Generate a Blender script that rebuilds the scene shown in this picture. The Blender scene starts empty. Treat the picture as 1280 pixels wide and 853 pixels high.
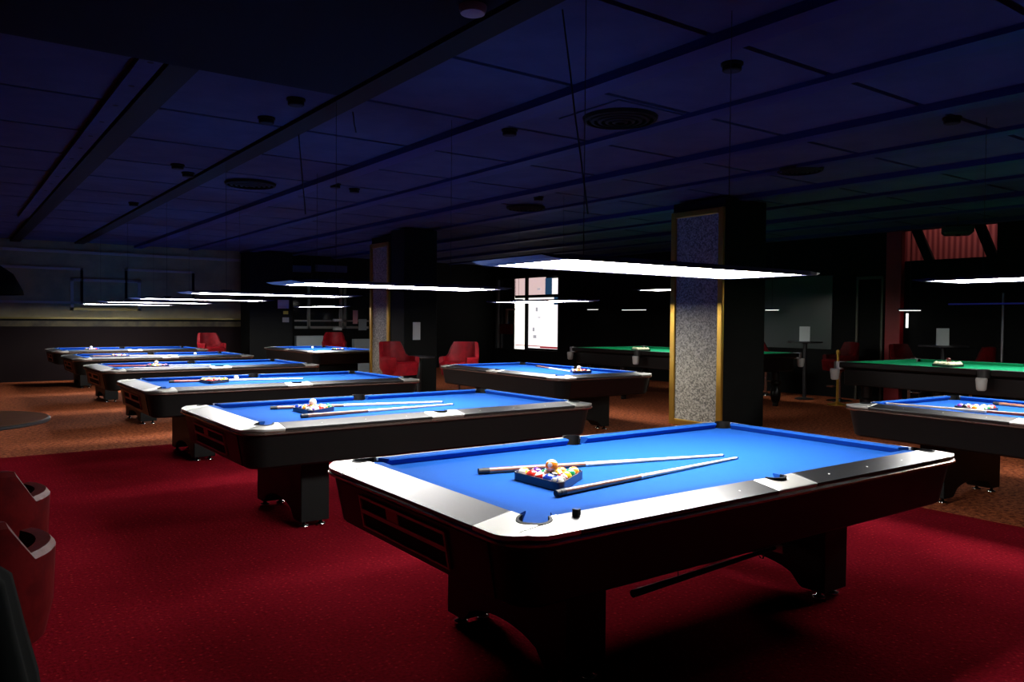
import bpy, bmesh, math, random
from mathutils import Vector, Matrix
from mathutils.geometry import tessellate_polygon
random.seed(7)
R = math.radians; PI = math.pi
SC = bpy.context.scene
COL = SC.collection

# ------------------------------------------------------------------ camera
F, PITCH, YAW, ROLL, H = 977.5, .02747, .94243, .00783, 1.4177
_fw = Vector((math.cos(YAW), math.sin(YAW), 0)); _rt = Vector((math.sin(YAW), -math.cos(YAW), 0)); _up = Vector((0, 0, 1))
_f2 = _fw*math.cos(PITCH) - _up*math.sin(PITCH); _u2 = _up*math.cos(PITCH) + _fw*math.sin(PITCH)
_r3 = _rt*math.cos(ROLL) + _u2*math.sin(ROLL); _u3 = _u2*math.cos(ROLL) - _rt*math.sin(ROLL)
cam_d = bpy.data.cameras.new('camera'); cam = bpy.data.objects.new('camera', cam_d); COL.objects.link(cam)
cam_d.sensor_width = 36; cam_d.lens = F*36/1280; cam_d.clip_start = .05; cam_d.clip_end = 200
m = Matrix((_r3, _u3, -_f2)).transposed().to_4x4(); m.translation = (0, 0, H); cam.matrix_world = m
SC.camera = cam
cam_d.dof.use_dof = False

def at(u, v, x=None, y=None, z=None):
    """a point of the photograph found on a known plane of the room"""
    d = _f2 + _r3*((u-640)/F) + _u3*(-(v-426.5)/F)
    t = (z-H)/d.z if z is not None else (x/d.x if x is not None else y/d.y)
    return Vector((d.x*t, d.y*t, H+d.z*t))

# ------------------------------------------------------------------ materials
def lin(c): return tuple(((v/255)/12.92 if v/255 <= .04045 else ((v/255+.055)/1.055)**2.4) for v in c)
MATS = {}
def mat(name, rgb=(128,128,128), rough=.5, metal=0, spec=.5, coat=0, emit=None, estr=0, raw=None, trans=0, sheen=0):
    if name in MATS: return MATS[name]
    m = bpy.data.materials.new(name); m.use_nodes = True
    b = m.node_tree.nodes['Principled BSDF']
    c = raw if raw else lin(rgb)
    b.inputs['Base Color'].default_value = (*c, 1); b.inputs['Roughness'].default_value = rough
    b.inputs['Metallic'].default_value = metal; b.inputs['Specular IOR Level'].default_value = spec
    b.inputs['Coat Weight'].default_value = coat; b.inputs['Coat Roughness'].default_value = .12
    b.inputs['Transmission Weight'].default_value = trans
    b.inputs['Sheen Weight'].default_value = sheen
    if emit: b.inputs['Emission Color'].default_value = (*emit, 1); b.inputs['Emission Strength'].default_value = estr
    MATS[name] = m; return m
def nodes(m): return m.node_tree.nodes, m.node_tree.links, m.node_tree.nodes['Principled BSDF']
def noise_mix(m, c1, c2, scale, detail=4, lo=.4, hi=.6, coord='Object', bump=0, mapscale=(1,1,1), rough=.6):
    n, l, b = nodes(m)
    tc = n.new('ShaderNodeTexCoord'); mp = n.new('ShaderNodeMapping'); mp.inputs['Scale'].default_value = mapscale
    no = n.new('ShaderNodeTexNoise'); no.inputs['Scale'].default_value = scale; no.inputs['Detail'].default_value = detail
    no.inputs['Roughness'].default_value = rough
    rp = n.new('ShaderNodeValToRGB'); rp.color_ramp.elements[0].position = lo; rp.color_ramp.elements[1].position = hi
    rp.color_ramp.elements[0].color = (*c1, 1); rp.color_ramp.elements[1].color = (*c2, 1)
    l.new(tc.outputs[coord], mp.inputs[0]); l.new(mp.outputs[0], no.inputs['Vector']); l.new(no.outputs['Fac'], rp.inputs[0])
    l.new(rp.outputs[0], b.inputs['Base Color'])
    if bump:
        bp = n.new('ShaderNodeBump'); bp.inputs['Strength'].default_value = bump; bp.inputs['Distance'].default_value = .01
        l.new(no.outputs['Fac'], bp.inputs['Height']); l.new(bp.outputs[0], b.inputs['Normal'])
    return rp

M_cloth = mat('blue cloth', raw=(.008, .075, .42), rough=.85, spec=.05)
noise_mix(M_cloth, (.009, .068, .31), (.010, .077, .34), 220, 3)
M_green = mat('green cloth', raw=(.01, .30, .13), rough=.95, spec=.08)
noise_mix(M_green, (.008, .27, .12), (.012, .33, .15), 220, 3)
M_alu = mat('black rail laminate', raw=(.006, .006, .007), rough=.38, spec=.8)
n, l, b = nodes(M_alu)
_tc = n.new('ShaderNodeTexCoord'); _mp = n.new('ShaderNodeMapping'); _mp.inputs['Scale'].default_value = (1.5, 60, 60)
_no = n.new('ShaderNodeTexNoise'); _no.inputs['Scale'].default_value = 6; _mr = n.new('ShaderNodeMapRange')
_mr.inputs['To Min'].default_value = .28; _mr.inputs['To Max'].default_value = .34
l.new(_tc.outputs['Object'], _mp.inputs[0]); l.new(_mp.outputs[0], _no.inputs['Vector']); l.new(_no.outputs['Fac'], _mr.inputs['Value']); l.new(_mr.outputs[0], b.inputs['Roughness'])
M_cast = mat('cast aluminium corner', raw=(.62, .62, .58), rough=.36, metal=.85)
M_black = mat('black laminate', raw=(.005, .005, .005), rough=.5, spec=.25)
noise_mix(M_black, (.0018, .0028, .0026), (.0026, .0036, .0034), 40, 5)
M_mahog = mat('dark glossy apron', raw=(.009, .003, .003), rough=.36, spec=.2)
M_trim = mat('bronze edge strip', raw=(.42, .30, .25), rough=.25, metal=.9)
M_vent = mat('bronze frame metal', raw=(.60, .36, .32), rough=.45, metal=.2)
M_recess = mat('black recess', raw=(.004, .004, .004), rough=.9)
M_rubber = mat('black rubber', raw=(.012, .012, .012), rough=.6)
M_leather_p = mat('black pocket leather', raw=(.003, .003, .0035), rough=.6, spec=.15)
M_chrome = mat('chrome', raw=(.75, .75, .75), rough=.15, metal=1)
M_pearl = mat('pearl sight', raw=(.85, .85, .82), rough=.3)
M_rack = mat('dark blue rack plastic', raw=(.008, .010, .035), rough=.3)
M_rackb = mat('black rack plastic', raw=(.010, .010, .012), rough=.35)
M_butt = mat('brown cue butt', raw=(.22, .085, .045), rough=.3, coat=.5)
noise_mix(M_butt, (.16, .055, .03), (.30, .13, .07), 8, 4, mapscale=(1, 14, 14))
M_buttr = mat('red cue butt', raw=(.30, .06, .04), rough=.3, coat=.5)
M_shaft = mat('maple cue shaft', raw=(.74, .58, .40), rough=.3)
noise_mix(M_shaft, (.70, .54, .37), (.78, .62, .44), 6, 4, mapscale=(1, 20, 20))
M_ferr = mat('white ferrule', raw=(.8, .78, .74), rough=.4)
M_tip = mat('cue tip', raw=(.02, .06, .2), rough=.8)
M_chalk = mat('black chalk cube', raw=(.012, .012, .016), rough=.7)
M_chalkb = mat('blue chalk face', raw=(.02, .10, .5), rough=.95)
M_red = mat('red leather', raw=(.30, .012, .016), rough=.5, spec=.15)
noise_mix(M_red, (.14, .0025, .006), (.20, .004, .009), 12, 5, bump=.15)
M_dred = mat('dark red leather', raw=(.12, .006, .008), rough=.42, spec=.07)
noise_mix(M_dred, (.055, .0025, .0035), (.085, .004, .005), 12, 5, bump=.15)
M_house = mat('lamp housing', raw=(.012, .014, .05), rough=.35, spec=.3)
M_wire = mat('black cable', raw=(.006, .006, .006), rough=.6)
LAMP = 40.0
M_lamp = mat('lamp diffuser', raw=(.8, .8, .8), rough=.6, emit=(1, .97, .93), estr=LAMP)
M_lampg = mat('dim lamp diffuser', raw=(.8, .8, .8), rough=.6, emit=(1, .98, .9), estr=18)
M_small = mat('small stand-in glow', raw=(.8, .8, .8), rough=.6, emit=(1, .98, .95), estr=1.2)  # glow standing in for lamps reflected in the glass wall
M_gold = mat('brass frame', raw=(.62, .36, .06), rough=.32, metal=.85)
M_goldp = mat('lit yellow moulding', raw=(.22, .17, .035), rough=.4, metal=.3)  # yellow moulding; lamplight on the low frame edges is put into its colour
M_colm = mat('column panel mosaic', raw=(.3, .3, .3), rough=.6)
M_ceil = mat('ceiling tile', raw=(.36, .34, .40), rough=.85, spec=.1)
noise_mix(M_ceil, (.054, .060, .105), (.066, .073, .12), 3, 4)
M_beam = mat('dark ceiling beam', raw=(.009, .007, .005), rough=.7, spec=.1)
M_beamb = mat('blue ceiling rail', raw=(.022, .026, .10), rough=.6, spec=.15)
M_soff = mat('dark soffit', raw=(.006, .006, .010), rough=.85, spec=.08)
M_wall = mat('dark wall', raw=(.006, .006, .006), rough=.7, spec=.12)
noise_mix(M_wall, (.0025, .003, .003), (.0035, .004, .004), 4, 4)
M_wallg = mat('grey wallpaper', raw=(.12, .11, .12), rough=.8)
noise_mix(M_wallg, (.20, .17, .085), (.26, .22, .105), 2.5, 5)
M_wain = mat('maroon wainscot', raw=(.0075, .0035, .0042), rough=.7, spec=.1)
M_mold = mat('pale moulding', raw=(.30, .26, .22), rough=.5)
M_glassd = mat('dark glass', raw=(.012, .014, .015), rough=.06)
M_glassg = mat('grey green panel', raw=(.055, .070, .070), rough=.3)
M_pale = mat('pale counter panel', raw=(.22, .26, .27), rough=.5)
M_card = mat('pale card', raw=(.55, .58, .60), rough=.6)
M_steel = mat('grey metal', raw=(.35, .35, .36), rough=.35, metal=.9)
M_wood = mat('brown table top', raw=(.16, .07, .035), rough=.3)
noise_mix(M_wood, (.12, .05, .025), (.20, .09, .045), 5, 5, mapscale=(1, 8, 1))
M_edge = mat('black table edge', raw=(.012, .012, .014), rough=.4)
M_net = mat('white pocket leather', raw=(.45, .45, .43), rough=.6)
M_snk = mat('dark stained wood', raw=(.005, .0035, .003), rough=.32, spec=.25)
M_ivory = mat('ivory ball', raw=(.86, .80, .58), rough=.12)
M_cue = mat('cue ball white', raw=(.86, .83, .76), rough=.08)
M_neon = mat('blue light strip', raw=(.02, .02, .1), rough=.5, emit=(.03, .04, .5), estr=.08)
M_white = mat('lit white board', raw=(.8, .8, .8), rough=.7, emit=(1, .95, .95), estr=1.1)
M_warm = mat('lit warm board', raw=(.8, .8, .8), rough=.7, emit=(1, .97, .86), estr=1.5)
M_pink = mat('lit pink board', raw=(.7, .6, .6), rough=.7, emit=(1, .72, .70), estr=.72)
M_bstr = mat('blue board stripe', raw=(.02, .06, .14), rough=.7, emit=(.03, .10, .22), estr=.5)
M_rstr = mat('red board stripe', raw=(.4, .03, .04), rough=.7, emit=(.6, .05, .07), estr=.5)
M_print = mat('grey print', raw=(.12, .12, .14), rough=.8)
M_fabric = mat('black cloth', raw=(.0015, .0022, .0022), rough=.9, spec=.05)
M_strip = mat('striped grey upholstery', raw=(.28, .22, .24), rough=.5)

# carpets
M_rc = mat('red carpet', raw=(.3, .01, .02), rough=1, spec=.0)
n, l, b = nodes(M_rc)
tc = n.new('ShaderNodeTexCoord')
v1 = n.new('ShaderNodeTexVoronoi'); v1.inputs['Scale'].default_value = 26; v1.inputs['Randomness'].default_value = .35
r1 = n.new('ShaderNodeValToRGB'); r1.color_ramp.elements[0].position = .10; r1.color_ramp.elements[1].position = .22
r1.color_ramp.elements[0].color = (1, 1, 1, 1); r1.color_ramp.elements[1].color = (0, 0, 0, 1)
n1 = n.new('ShaderNodeTexNoise'); n1.inputs['Scale'].default_value = 55; n1.inputs['Detail'].default_value = 6
n2 = n.new('ShaderNodeTexNoise'); n2.inputs['Scale'].default_value = 1.1; n2.inputs['Detail'].default_value = 5
r2 = n.new('ShaderNodeValToRGB'); r2.color_ramp.elements[0].position = .35; r2.color_ramp.elements[1].position = .68
r2.color_ramp.elements[0].color = (.120, .0036, .0085, 1); r2.color_ramp.elements[1].color = (.185, .0065, .0140, 1)
mx = n.new('ShaderNodeMix'); mx.data_type = 'RGBA'; mx.inputs['B'].default_value = (.36, .03, .03, 1)
mm = n.new('ShaderNodeMath'); mm.operation = 'MULTIPLY'; mm.inputs[1].default_value = .55
ml = n.new('ShaderNodeMix'); ml.data_type = 'RGBA'; ml.blend_type = 'MULTIPLY'; ml.inputs['Factor'].default_value = .55
r3 = n.new('ShaderNodeValToRGB'); r3.color_ramp.elements[0].position = .3; r3.color_ramp.elements[1].position = .65
r3.color_ramp.elements[0].color = (.45, .45, .45, 1); r3.color_ramp.elements[1].color = (1.25, 1.25, 1.25, 1)
for a, c in ((tc.outputs['Object'], v1.inputs['Vector']), (tc.outputs['Object'], n1.inputs['Vector']), (tc.outputs['Object'], n2.inputs['Vector']),
             (v1.outputs['Distance'], r1.inputs[0]), (n2.outputs['Fac'], r2.inputs[0]), (r1.outputs[0], mm.inputs[0]), (mm.outputs[0], mx.inputs['Factor']),
             (r2.outputs[0], mx.inputs['A']), (mx.outputs['Result'], ml.inputs['A']), (n1.outputs['Fac'], r3.inputs[0]), (r3.outputs[0], ml.inputs['B']), (ml.outputs['Result'], b.inputs['Base Color'])): l.new(a, c)
bp = n.new('ShaderNodeBump'); bp.inputs['Strength'].default_value = .5; bp.inputs['Distance'].default_value = .01
l.new(n1.outputs['Fac'], bp.inputs['Height']); l.new(bp.outputs[0], b.inputs['Normal'])
M_bc = mat('mottled brown carpet', raw=(.3, .1, .05), rough=1, spec=.05)
rp = noise_mix(M_bc, (.07, .012, .007), (.46, .125, .045), 26, 5, lo=.38, hi=.64, bump=.5, rough=.75)
# column mosaic
n, l, b = nodes(M_colm)
tc = n.new('ShaderNodeTexCoord'); vo = n.new('ShaderNodeTexVoronoi'); vo.inputs['Scale'].default_value = 58
rr = n.new('ShaderNodeValToRGB'); rr.color_ramp.elements[0].color = (.09, .082, .065, 1); rr.color_ramp.elements[1].color = (.36, .33, .27, 1)
rr.color_ramp.elements[0].position = .2; rr.color_ramp.elements[1].position = .8
l.new(tc.outputs['Object'], vo.inputs['Vector']); l.new(vo.outputs['Color'], rr.inputs[0]); l.new(rr.outputs[0], b.inputs['Base Color'])
# red corrugated shutter
M_corr = mat('red corrugated sheet', raw=(.35, .05, .05), rough=.5)
n, l, b = nodes(M_corr)
tc = n.new('ShaderNodeTexCoord'); wv = n.new('ShaderNodeTexWave'); wv.bands_direction = 'Y'; wv.inputs['Scale'].default_value = 3.2; wv.inputs['Distortion'].default_value = .4
rr = n.new('ShaderNodeValToRGB'); rr.color_ramp.elements[0].color = (.20, .03, .035, 1); rr.color_ramp.elements[1].color = (.50, .12, .11, 1)
l.new(tc.outputs['Object'], wv.inputs['Vector']); l.new(wv.outputs['Fac'], rr.inputs[0]); l.new(rr.outputs[0], b.inputs['Base Color'])
# ball colours
BALLC = {1: (.85, .55, .03), 2: (.02, .06, .45), 3: (.65, .03, .02), 4: (.10, .02, .22), 5: (.85, .22, .02), 6: (.01, .22, .08), 7: (.22, .015, .02), 8: (.008, .008, .008)}
def ball_mat(k):
    if k == 0: return M_cue
    nm = 'pool ball %d' % k
    if nm in MATS: return MATS[nm]
    c = BALLC[k if k <= 8 else k-8]
    m = mat(nm, raw=c, rough=.08)
    n, l, b = nodes(m)
    tc = n.new('ShaderNodeTexCoord'); sp = n.new('ShaderNodeSeparateXYZ'); l.new(tc.outputs['Object'], sp.inputs[0])
    # white number spot about the +Y pole (and -Y), stripes leave two white caps
    def less(sock, val, ab):
        src = sock
        if ab:
            a = n.new('ShaderNodeMath'); a.operation = 'ABSOLUTE'; l.new(sock, a.inputs[0]); src = a.outputs[0]
        g = n.new('ShaderNodeMath'); g.operation = 'GREATER_THAN'; g.inputs[1].default_value = val; l.new(src, g.inputs[0]); return g.outputs[0]
    fac = less(sp.outputs['Y'], .0245, True)
    if k > 8:
        g2 = less(sp.outputs['Z'], .0145, True)
        mxx = n.new('ShaderNodeMath'); mxx.operation = 'MAXIMUM'; l.new(fac, mxx.inputs[0]); l.new(g2, mxx.inputs[1]); fac = mxx.outputs[0]
    mx = n.new('ShaderNodeMix'); mx.data_type = 'RGBA'; mx.inputs['A'].default_value = (*c, 1); mx.inputs['B'].default_value = (.84, .80, .70, 1)
    l.new(fac, mx.inputs['Factor']); l.new(mx.outputs['Result'], b.inputs['Base Color'])
    return m

# ------------------------------------------------------------------ mesh helpers
class MB:
    def __init__(s): s.b = bmesh.new()
    def box(s, x0, x1, y0, y1, z0, z1):
        v = [s.b.verts.new((x, y, z)) for z in (z0, z1) for x, y in ((x0, y0), (x1, y0), (x1, y1), (x0, y1))]
        for f in ((3, 2, 1, 0), (4, 5, 6, 7), (0, 1, 5, 4), (1, 2, 6, 5), (2, 3, 7, 6), (3, 0, 4, 7)): s.b.faces.new([v[i] for i in f])
        return s
    def loft(s, rings, cap=True, close=True):
        rs = [[s.b.verts.new(p) for p in r] for r in rings]
        n = len(rs[0])
        for a, b in zip(rs, rs[1:]):
            for i in range(n if close else n-1): s.b.faces.new((a[i], a[(i+1) % n], b[(i+1) % n], b[i]))
        if cap:
            s.b.faces.new(list(reversed(rs[0]))); s.b.faces.new(rs[-1])
        return s
    def lathe(s, prof, c=(0, 0), seg=24, axis='z'):
        rings = []
        for r, z in prof:
            rings.append([(c[0]+r*math.cos(2*PI*i/seg), c[1]+r*math.sin(2*PI*i/seg), z) for i in range(seg)])
        return s.loft(rings)
    def prism(s, loops, z0, z1):
        """polygon (outer loop, then holes) extruded along z"""
        tri = tessellate_polygon([[Vector((p[0], p[1], 0)) for p in lp] for lp in loops])
        flat = [p for lp in loops for p in lp]
        lo = [s.b.verts.new((p[0], p[1], z0)) for p in flat]; hi = [s.b.verts.new((p[0], p[1], z1)) for p in flat]
        for t in tri:
            a, b_, c = t
            for vs in ((hi[a], hi[b_], hi[c]), (lo[c], lo[b_], lo[a])):
                try: s.b.faces.new(vs)
                except ValueError: pass
        k = 0
        for lp in loops:
            n = len(lp)
            for i in range(n): s.b.faces.new((lo[k+i], lo[k+(i+1) % n], hi[k+(i+1) % n], hi[k+i]))
            k += n
        return s
    def tube(s, pts, r, seg=10):
        pts = [Vector(p) for p in pts]; rings = []
        rad = r if isinstance(r, (list, tuple)) else [r]*len(pts)
        for i, p in enumerate(pts):
            d = (pts[min(i+1, len(pts)-1)] - pts[max(i-1, 0)]).normalized()
            a = d.cross(Vector((0, 0, 1)))
            if a.length < 1e-3: a = Vector((1, 0, 0))
            a.normalize(); b = d.cross(a)
            rings.append([tuple(p + (a*math.cos(2*PI*k/seg) + b*math.sin(2*PI*k/seg))*rad[i]) for k in range(seg)])
        return s.loft(rings)
    def ico(s, r, sub=3, c=(0, 0, 0)):
        bmesh.ops.create_icosphere(s.b, subdivisions=sub, radius=r, matrix=Matrix.Translation(c)); return s
    def droop(s):
        for v in s.b.verts: v.co.z -= DK*max(0, abs(v.co.x)-IL, abs(v.co.y)-IS)
        return s
    def build(s, name, m, parent=None, smooth=False, bevel=0, mtx=None):
        if mtx is not None: bmesh.ops.transform(s.b, matrix=mtx, verts=s.b.verts)
        bmesh.ops.recalc_face_normals(s.b, faces=s.b.faces)
        me = bpy.data.meshes.new(name); s.b.to_mesh(me); s.b.free(); me.materials.append(m)
        if smooth:
            for p in me.polygons: p.use_smooth = True
        o = bpy.data.objects.new(name, me); COL.objects.link(o)
        if parent: o.parent = parent
        if bevel:
            bv = o.modifiers.new('bevel', 'BEVEL'); bv.width = bevel; bv.segments = 3; bv.limit_method = 'ANGLE'; bv.angle_limit = R(50)
        if smooth == 'angle':
            bm = bmesh.new(); bm.from_mesh(me)
            for e in bm.edges:
                if len(e.link_faces) == 2 and e.calc_face_angle(0) > R(35): e.smooth = False
            bm.to_mesh(me); bm.free()
        return o
def tag(o, label=None, cat=None, group=None, kind=None):
    if label: o['label'] = label
    if cat: o['category'] = cat
    if group: o['group'] = group
    if kind: o['kind'] = kind
    return o
def empty(name, loc=(0, 0, 0), rz=0):
    o = bpy.data.objects.new(name, None); COL.objects.link(o); o.location = loc; o.rotation_euler = (0, 0, rz); o.empty_display_size = .1
    return o
def kids(o): return [c for c in bpy.data.objects if c.parent == o]
CH = {}
def copy_tree(o, parent=None):
    c = o.copy(); COL.objects.link(c); c.parent = parent
    for ch in kids(o): copy_tree(ch, c)
    return c
def struct(o): o['kind'] = 'structure'; return o

def rrect(hx, hy, r, z, seg=8):
    pts = []
    for cx, cy, a0 in ((hx-r, hy-r, 0), (-hx+r, hy-r, 90), (-hx+r, -hy+r, 180), (hx-r, -hy+r, 270)):
        for i in range(seg+1):
            a = R(a0 + 90*i/seg); pts.append((cx+r*math.cos(a), cy+r*math.sin(a), z))
    return pts
def q(pts, sx, sy):
    p = [(x*sx, y*sy) for x, y in pts]
    return p if sx*sy > 0 else p[::-1]

# ------------------------------------------------------------------ the pool table
TZ = .763                       # top of the rails
OL, OS = 1.43, .785             # outer half sizes
DK = .17
IL, IS = 1.27, .655             # where the cushions meet the rails
NL, NS = 1.22, .605             # cushion noses
BED = TZ - .038
PC = (1.262, .647)              # corner pocket centre
PR = .062
CC = .255                       # reach of a corner casting
def arc(cx, cy, r, a0, a1, n=12): return [(cx+r*math.cos(R(a0+(a1-a0)*i/n)), cy+r*math.sin(R(a0+(a1-a0)*i/n))) for i in range(n+1)]

def pool_table(detail):
    t = empty('pool_table')
    # cabinet: rounded at the corners, leaning inwards to the bottom
    MB().loft([rrect(OL-.075, OS-.075, .10, .488), rrect(OL-.055, OS-.055, .12, .502), rrect(OL-.022, OS-.022, .135, TZ-.07), rrect(OL-.016, OS-.016, .14, TZ-.046), rrect(1.333, .717, .06, TZ-.030), rrect(1.333, .717, .06, .555)]).build('cabinet', M_black, t, 'angle')
    # end aprons (glossy dark red wood between the corners)
    for sx in (-1, 1):
        b = MB()
        ys = OS-.19
        b.loft([[(sx*(OL-.05), -ys, .50), (sx*(OL-.05), ys, .50), (sx*(OL-.016), ys, TZ-.07), (sx*(OL-.016), -ys, TZ-.07)],
                [(sx*(OL-.10), -ys, .50), (sx*(OL-.10), ys, .50), (sx*(OL-.10), ys, TZ-.07), (sx*(OL-.10), -ys, TZ-.07)]])
        b.build('end_apron', M_mahog, t, bevel=.003)
    # edge strip under the rails
    MB().loft([rrect(OL-.016, OS-.016, .14, TZ-.066), rrect(OL-.005, OS-.005, .145, TZ-.062), rrect(OL+.006, OS+.006, .150, TZ-.054), rrect(OL+.006, OS+.006, .150, TZ-.046), rrect(OL-.004, OS-.004, .145, TZ-.037), rrect(OL-.03, OS-.03, .13, TZ-.034), rrect(OL-.03, OS-.03, .13, TZ-.060), rrect(OL-.016, OS-.016, .14, TZ-.066)], cap=False).build('edge_strip', M_trim, t, 'angle')
    # bed with the pocket bites
    lp = []
    bx, by = IL-.005, IS-.005
    n0 = []
    quad = [(bx, -by+.09), (bx, by-.07)] + arc(PC[0], PC[1], PR-.004, -70, -200, 10)[0:] + [(bx-.09, by), (.062, by)]
    # walk the outline: corner bites and side bites
    def corner(sx, sy):
        pts = [(bx, .55)] + arc(PC[0], PC[1], PR-.002, 275, 175, 12) + [(1.16, by)]
        pts = [(x*sx, y*sy) for x, y in pts]
        return pts
    def side(sy):
        pts = [(.056*math.cos(R(a)), (by - .056*math.sin(R(a)) + .012)) for a in range(0, 181, 15)]
        return [(x, y*sy) for x, y in pts]
    outl = corner(1, 1) + side(1) + corner(-1, 1)[::-1] + corner(-1, -1) + [(-x, y) for x, y in side(-1)] + corner(1, -1)[::-1]
    MB().prism([outl], BED-.03, BED).build('bed_cloth', M_cloth, t)
    # rails, castings, cushions, pockets
    OA = arc(OL-.145, OS-.145, .145, 0, 90, 10)
    for sx in (-1, 1):
        rail = MB().prism([[(sx*IL, -(OS-CC)), (sx*OL, -(OS-CC)), (sx*OL, OS-CC), (sx*IL, OS-CC)][::1 if sx > 0 else -1]], TZ-.014, TZ).droop().build('end_rail', M_alu, t, bevel=.006)
        if detail and sx > 0:
            for k in (-.305, 0, .305): MB().lathe([(.004, TZ-.003), (.004, TZ+.0008)], (sx*(OL-.075), k), 12).droop().build('sight', M_pearl, rail)
        for sy in (-1, 1):
            x0, x1 = .13, OL-CC
            rl = MB().prism([q([(x0, IS), (x1, IS), (x1, OS), (x0, OS)], sx, sy)], TZ-.014, TZ).droop().build('side_rail', M_alu, t, bevel=.006)
            if detail:
                for k in (.305, .61, .915): MB().lathe([(.004, TZ-.003), (.004, TZ+.0008)], (sx*k, sy*(OS-.06)), 12).droop().build('sight', M_pearl, rl)
            # corner casting
            pts = OA + [(OL-CC, OS), (OL-CC, IS)] + arc(PC[0], PC[1], PR, 172, -82, 20) + [(IL, OS-CC), (OL, OS-CC)]
            MB().prism([q(pts, sx, sy)], TZ-.014, TZ+.0012).droop().build('corner_casting', M_cast, t, bevel=.005)
            # corner pocket liner: a cup open towards the bed
            p = MB(); A0, A1, N = -78, 168, 22
            o_, i_ = arc(PC[0], PC[1], PR-.001, A0, A1, N), arc(PC[0], PC[1], PR-.011, A0, A1, N)
            p.prism([q(o_ + i_[::-1], sx, sy)], .58, TZ+.003).droop()
            p.prism([q([(PC[0]+(x)*(PR-.002), PC[1]+y*(PR-.002)) for x, y in arc(0, 0, 1, 0, 345, 23)], sx, sy)], .565, .58)
            p.build('pocket', M_leather_p, t)
        # end cushion
        def cush(pts_top, nose):  # profile swept between mitred ends
            pass
    for sx in (-1, 1):
        e0, e1 = NS-.075, IS-.115+.04
        def ring(x, z, ye): return [(sx*x, -ye, z), (sx*x, ye, z)]
        A = ring(IL+.001, TZ-.001, .575); B = ring(NL+.002, TZ-.002, .546); C = ring(NL, TZ-.009, .545); D = ring(NL+.028, BED-.002, .560); E = ring(IL+.001, BED-.002, .575)
        MB().loft([[p[0] for p in (A, B, C, D, E)], [p[1] for p in (A, B, C, D, E)]]).build('cushion', M_cloth, t)
        for sy in (-1, 1):
            def ring2(y, z, xa, xb): return [(sx*xa, sy*y, z), (sx*xb, sy*y, z)]
            A = ring2(IS+.001, TZ-.001, .058, 1.192); B = ring2(NS+.002, TZ-.002, .070, 1.160); C = ring2(NS, TZ-.009, .070, 1.160); D = ring2(NS+.028, BED-.002, .063, 1.175); E = ring2(IS+.001, BED-.002, .058, 1.192)
            MB().loft([[p[0] for p in (A, B, C, D, E)], [p[1] for p in (A, B, C, D, E)]]).build('cushion', M_cloth, t)
    for sy in (-1, 1):
        pts = [(.13, IS), (.13, OS), (-.13, OS), (-.13, IS)] + [(.056*math.cos(R(a)), IS+.003+.056*math.sin(R(a))) for a in range(180, -1, -12)]
        MB().prism([q(pts, 1, sy)], TZ-.014, TZ+.0012).droop().build('side_casting', M_cast, t, bevel=.005)
        p = MB(); o_, i_ = arc(0, IS+.003, .055, 0, 180, 16), arc(0, IS+.003, .046, 0, 180, 16)
        p.prism([q(o_ + i_[::-1], 1, sy)], .58, TZ+.004)
        p.prism([q([(.054*x, IS+.003+.054*y) for x, y in arc(0, 0, 1, 0, 345, 23)], 1, sy)], .565, .58)
        p.build('pocket', M_leather_p, t)
    # ball return window in the left end apron: bronze frame around dark openings
    def xs(z): return -(OL-.016 - (TZ-.07-z)/(TZ-.07-.50)*.034)
    y0, y1, z0, z1 = -.33, .38, .528, .668
    fr = MB()
    def bar(ya, yb, za, zb, d=.010):
        fr.loft([[(xs(za)-d, ya, za), (xs(za)-d, yb, za), (xs(zb)-d, yb, zb), (xs(zb)-d, ya, zb)], [(xs(za)+.01, ya, za), (xs(za)+.01, yb, za), (xs(zb)+.01, yb, zb), (xs(zb)+.01, ya, zb)]])
    bar(y0, y1, z1-.012, z1); bar(y0, y1, z0, z0+.008); bar(y0, y0+.012, z0, z1); bar(y1-.012, y1, z0, z1); bar(y0, y1, .592, .610)
    frm = fr.build('ball_return_frame', M_vent, t)
    b = MB(); b.loft([[(xs(z0)-.002, y0+.01, z0+.004), (xs(z0)-.002, y1-.01, z0+.004), (xs(z1)-.002, y1-.01, z1-.01), (xs(z1)-.002, y0+.01, z1-.01)],
                      [(xs(z0)+.02, y0+.01, z0+.004), (xs(z0)+.02, y1-.01, z0+.004), (xs(z1)+.02, y1-.01, z1-.01), (xs(z1)+.02, y0+.01, z1-.01)]])
    b.build('opening', M_recess, frm)
    fr = MB(); bar(.035, .135, .608, z1-.010, .008); fr.build('divider', mat('divider with carpet red', raw=(.55, .16, .11), rough=.4), frm)  # red of the reflected carpet is put into the divider's colour
    # pedestals with an arch between the feet
    for sx in (-1, 1):
        w = .437; pts = [(-w, .045), (-w+.13, .045)]
        for i in range(13):
            u = i/12; y = (-w+.15) + u*(2*w-.30); pts.append((y, .055 + .095*math.sin(PI*u)**.45))
        pts += [(w-.13, .045), (w, .045), (w, .495), (-w, .495)]
        b = MB().prism([pts], .74, .94)
        mt = Matrix(((0, 0, 1, 0), (1, 0, 0, 0), (0, 1, 0, 0), (0, 0, 0, 1)))
        if sx < 0: mt = Matrix.Diagonal((-1, 1, 1, 1)) @ mt
        b.build('pedestal', M_black, t, mtx=mt, bevel=.006)
        for sy in (-1, 1):
            for xx in (.78, .90):
                f = MB().lathe([(.030, 0), (.034, .006), (.032, .016), (.012, .022), (.010, .052)], (sx*xx, sy*(w-.055)), 16).build('levelling_foot', M_chrome, t, True)
    return t

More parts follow.
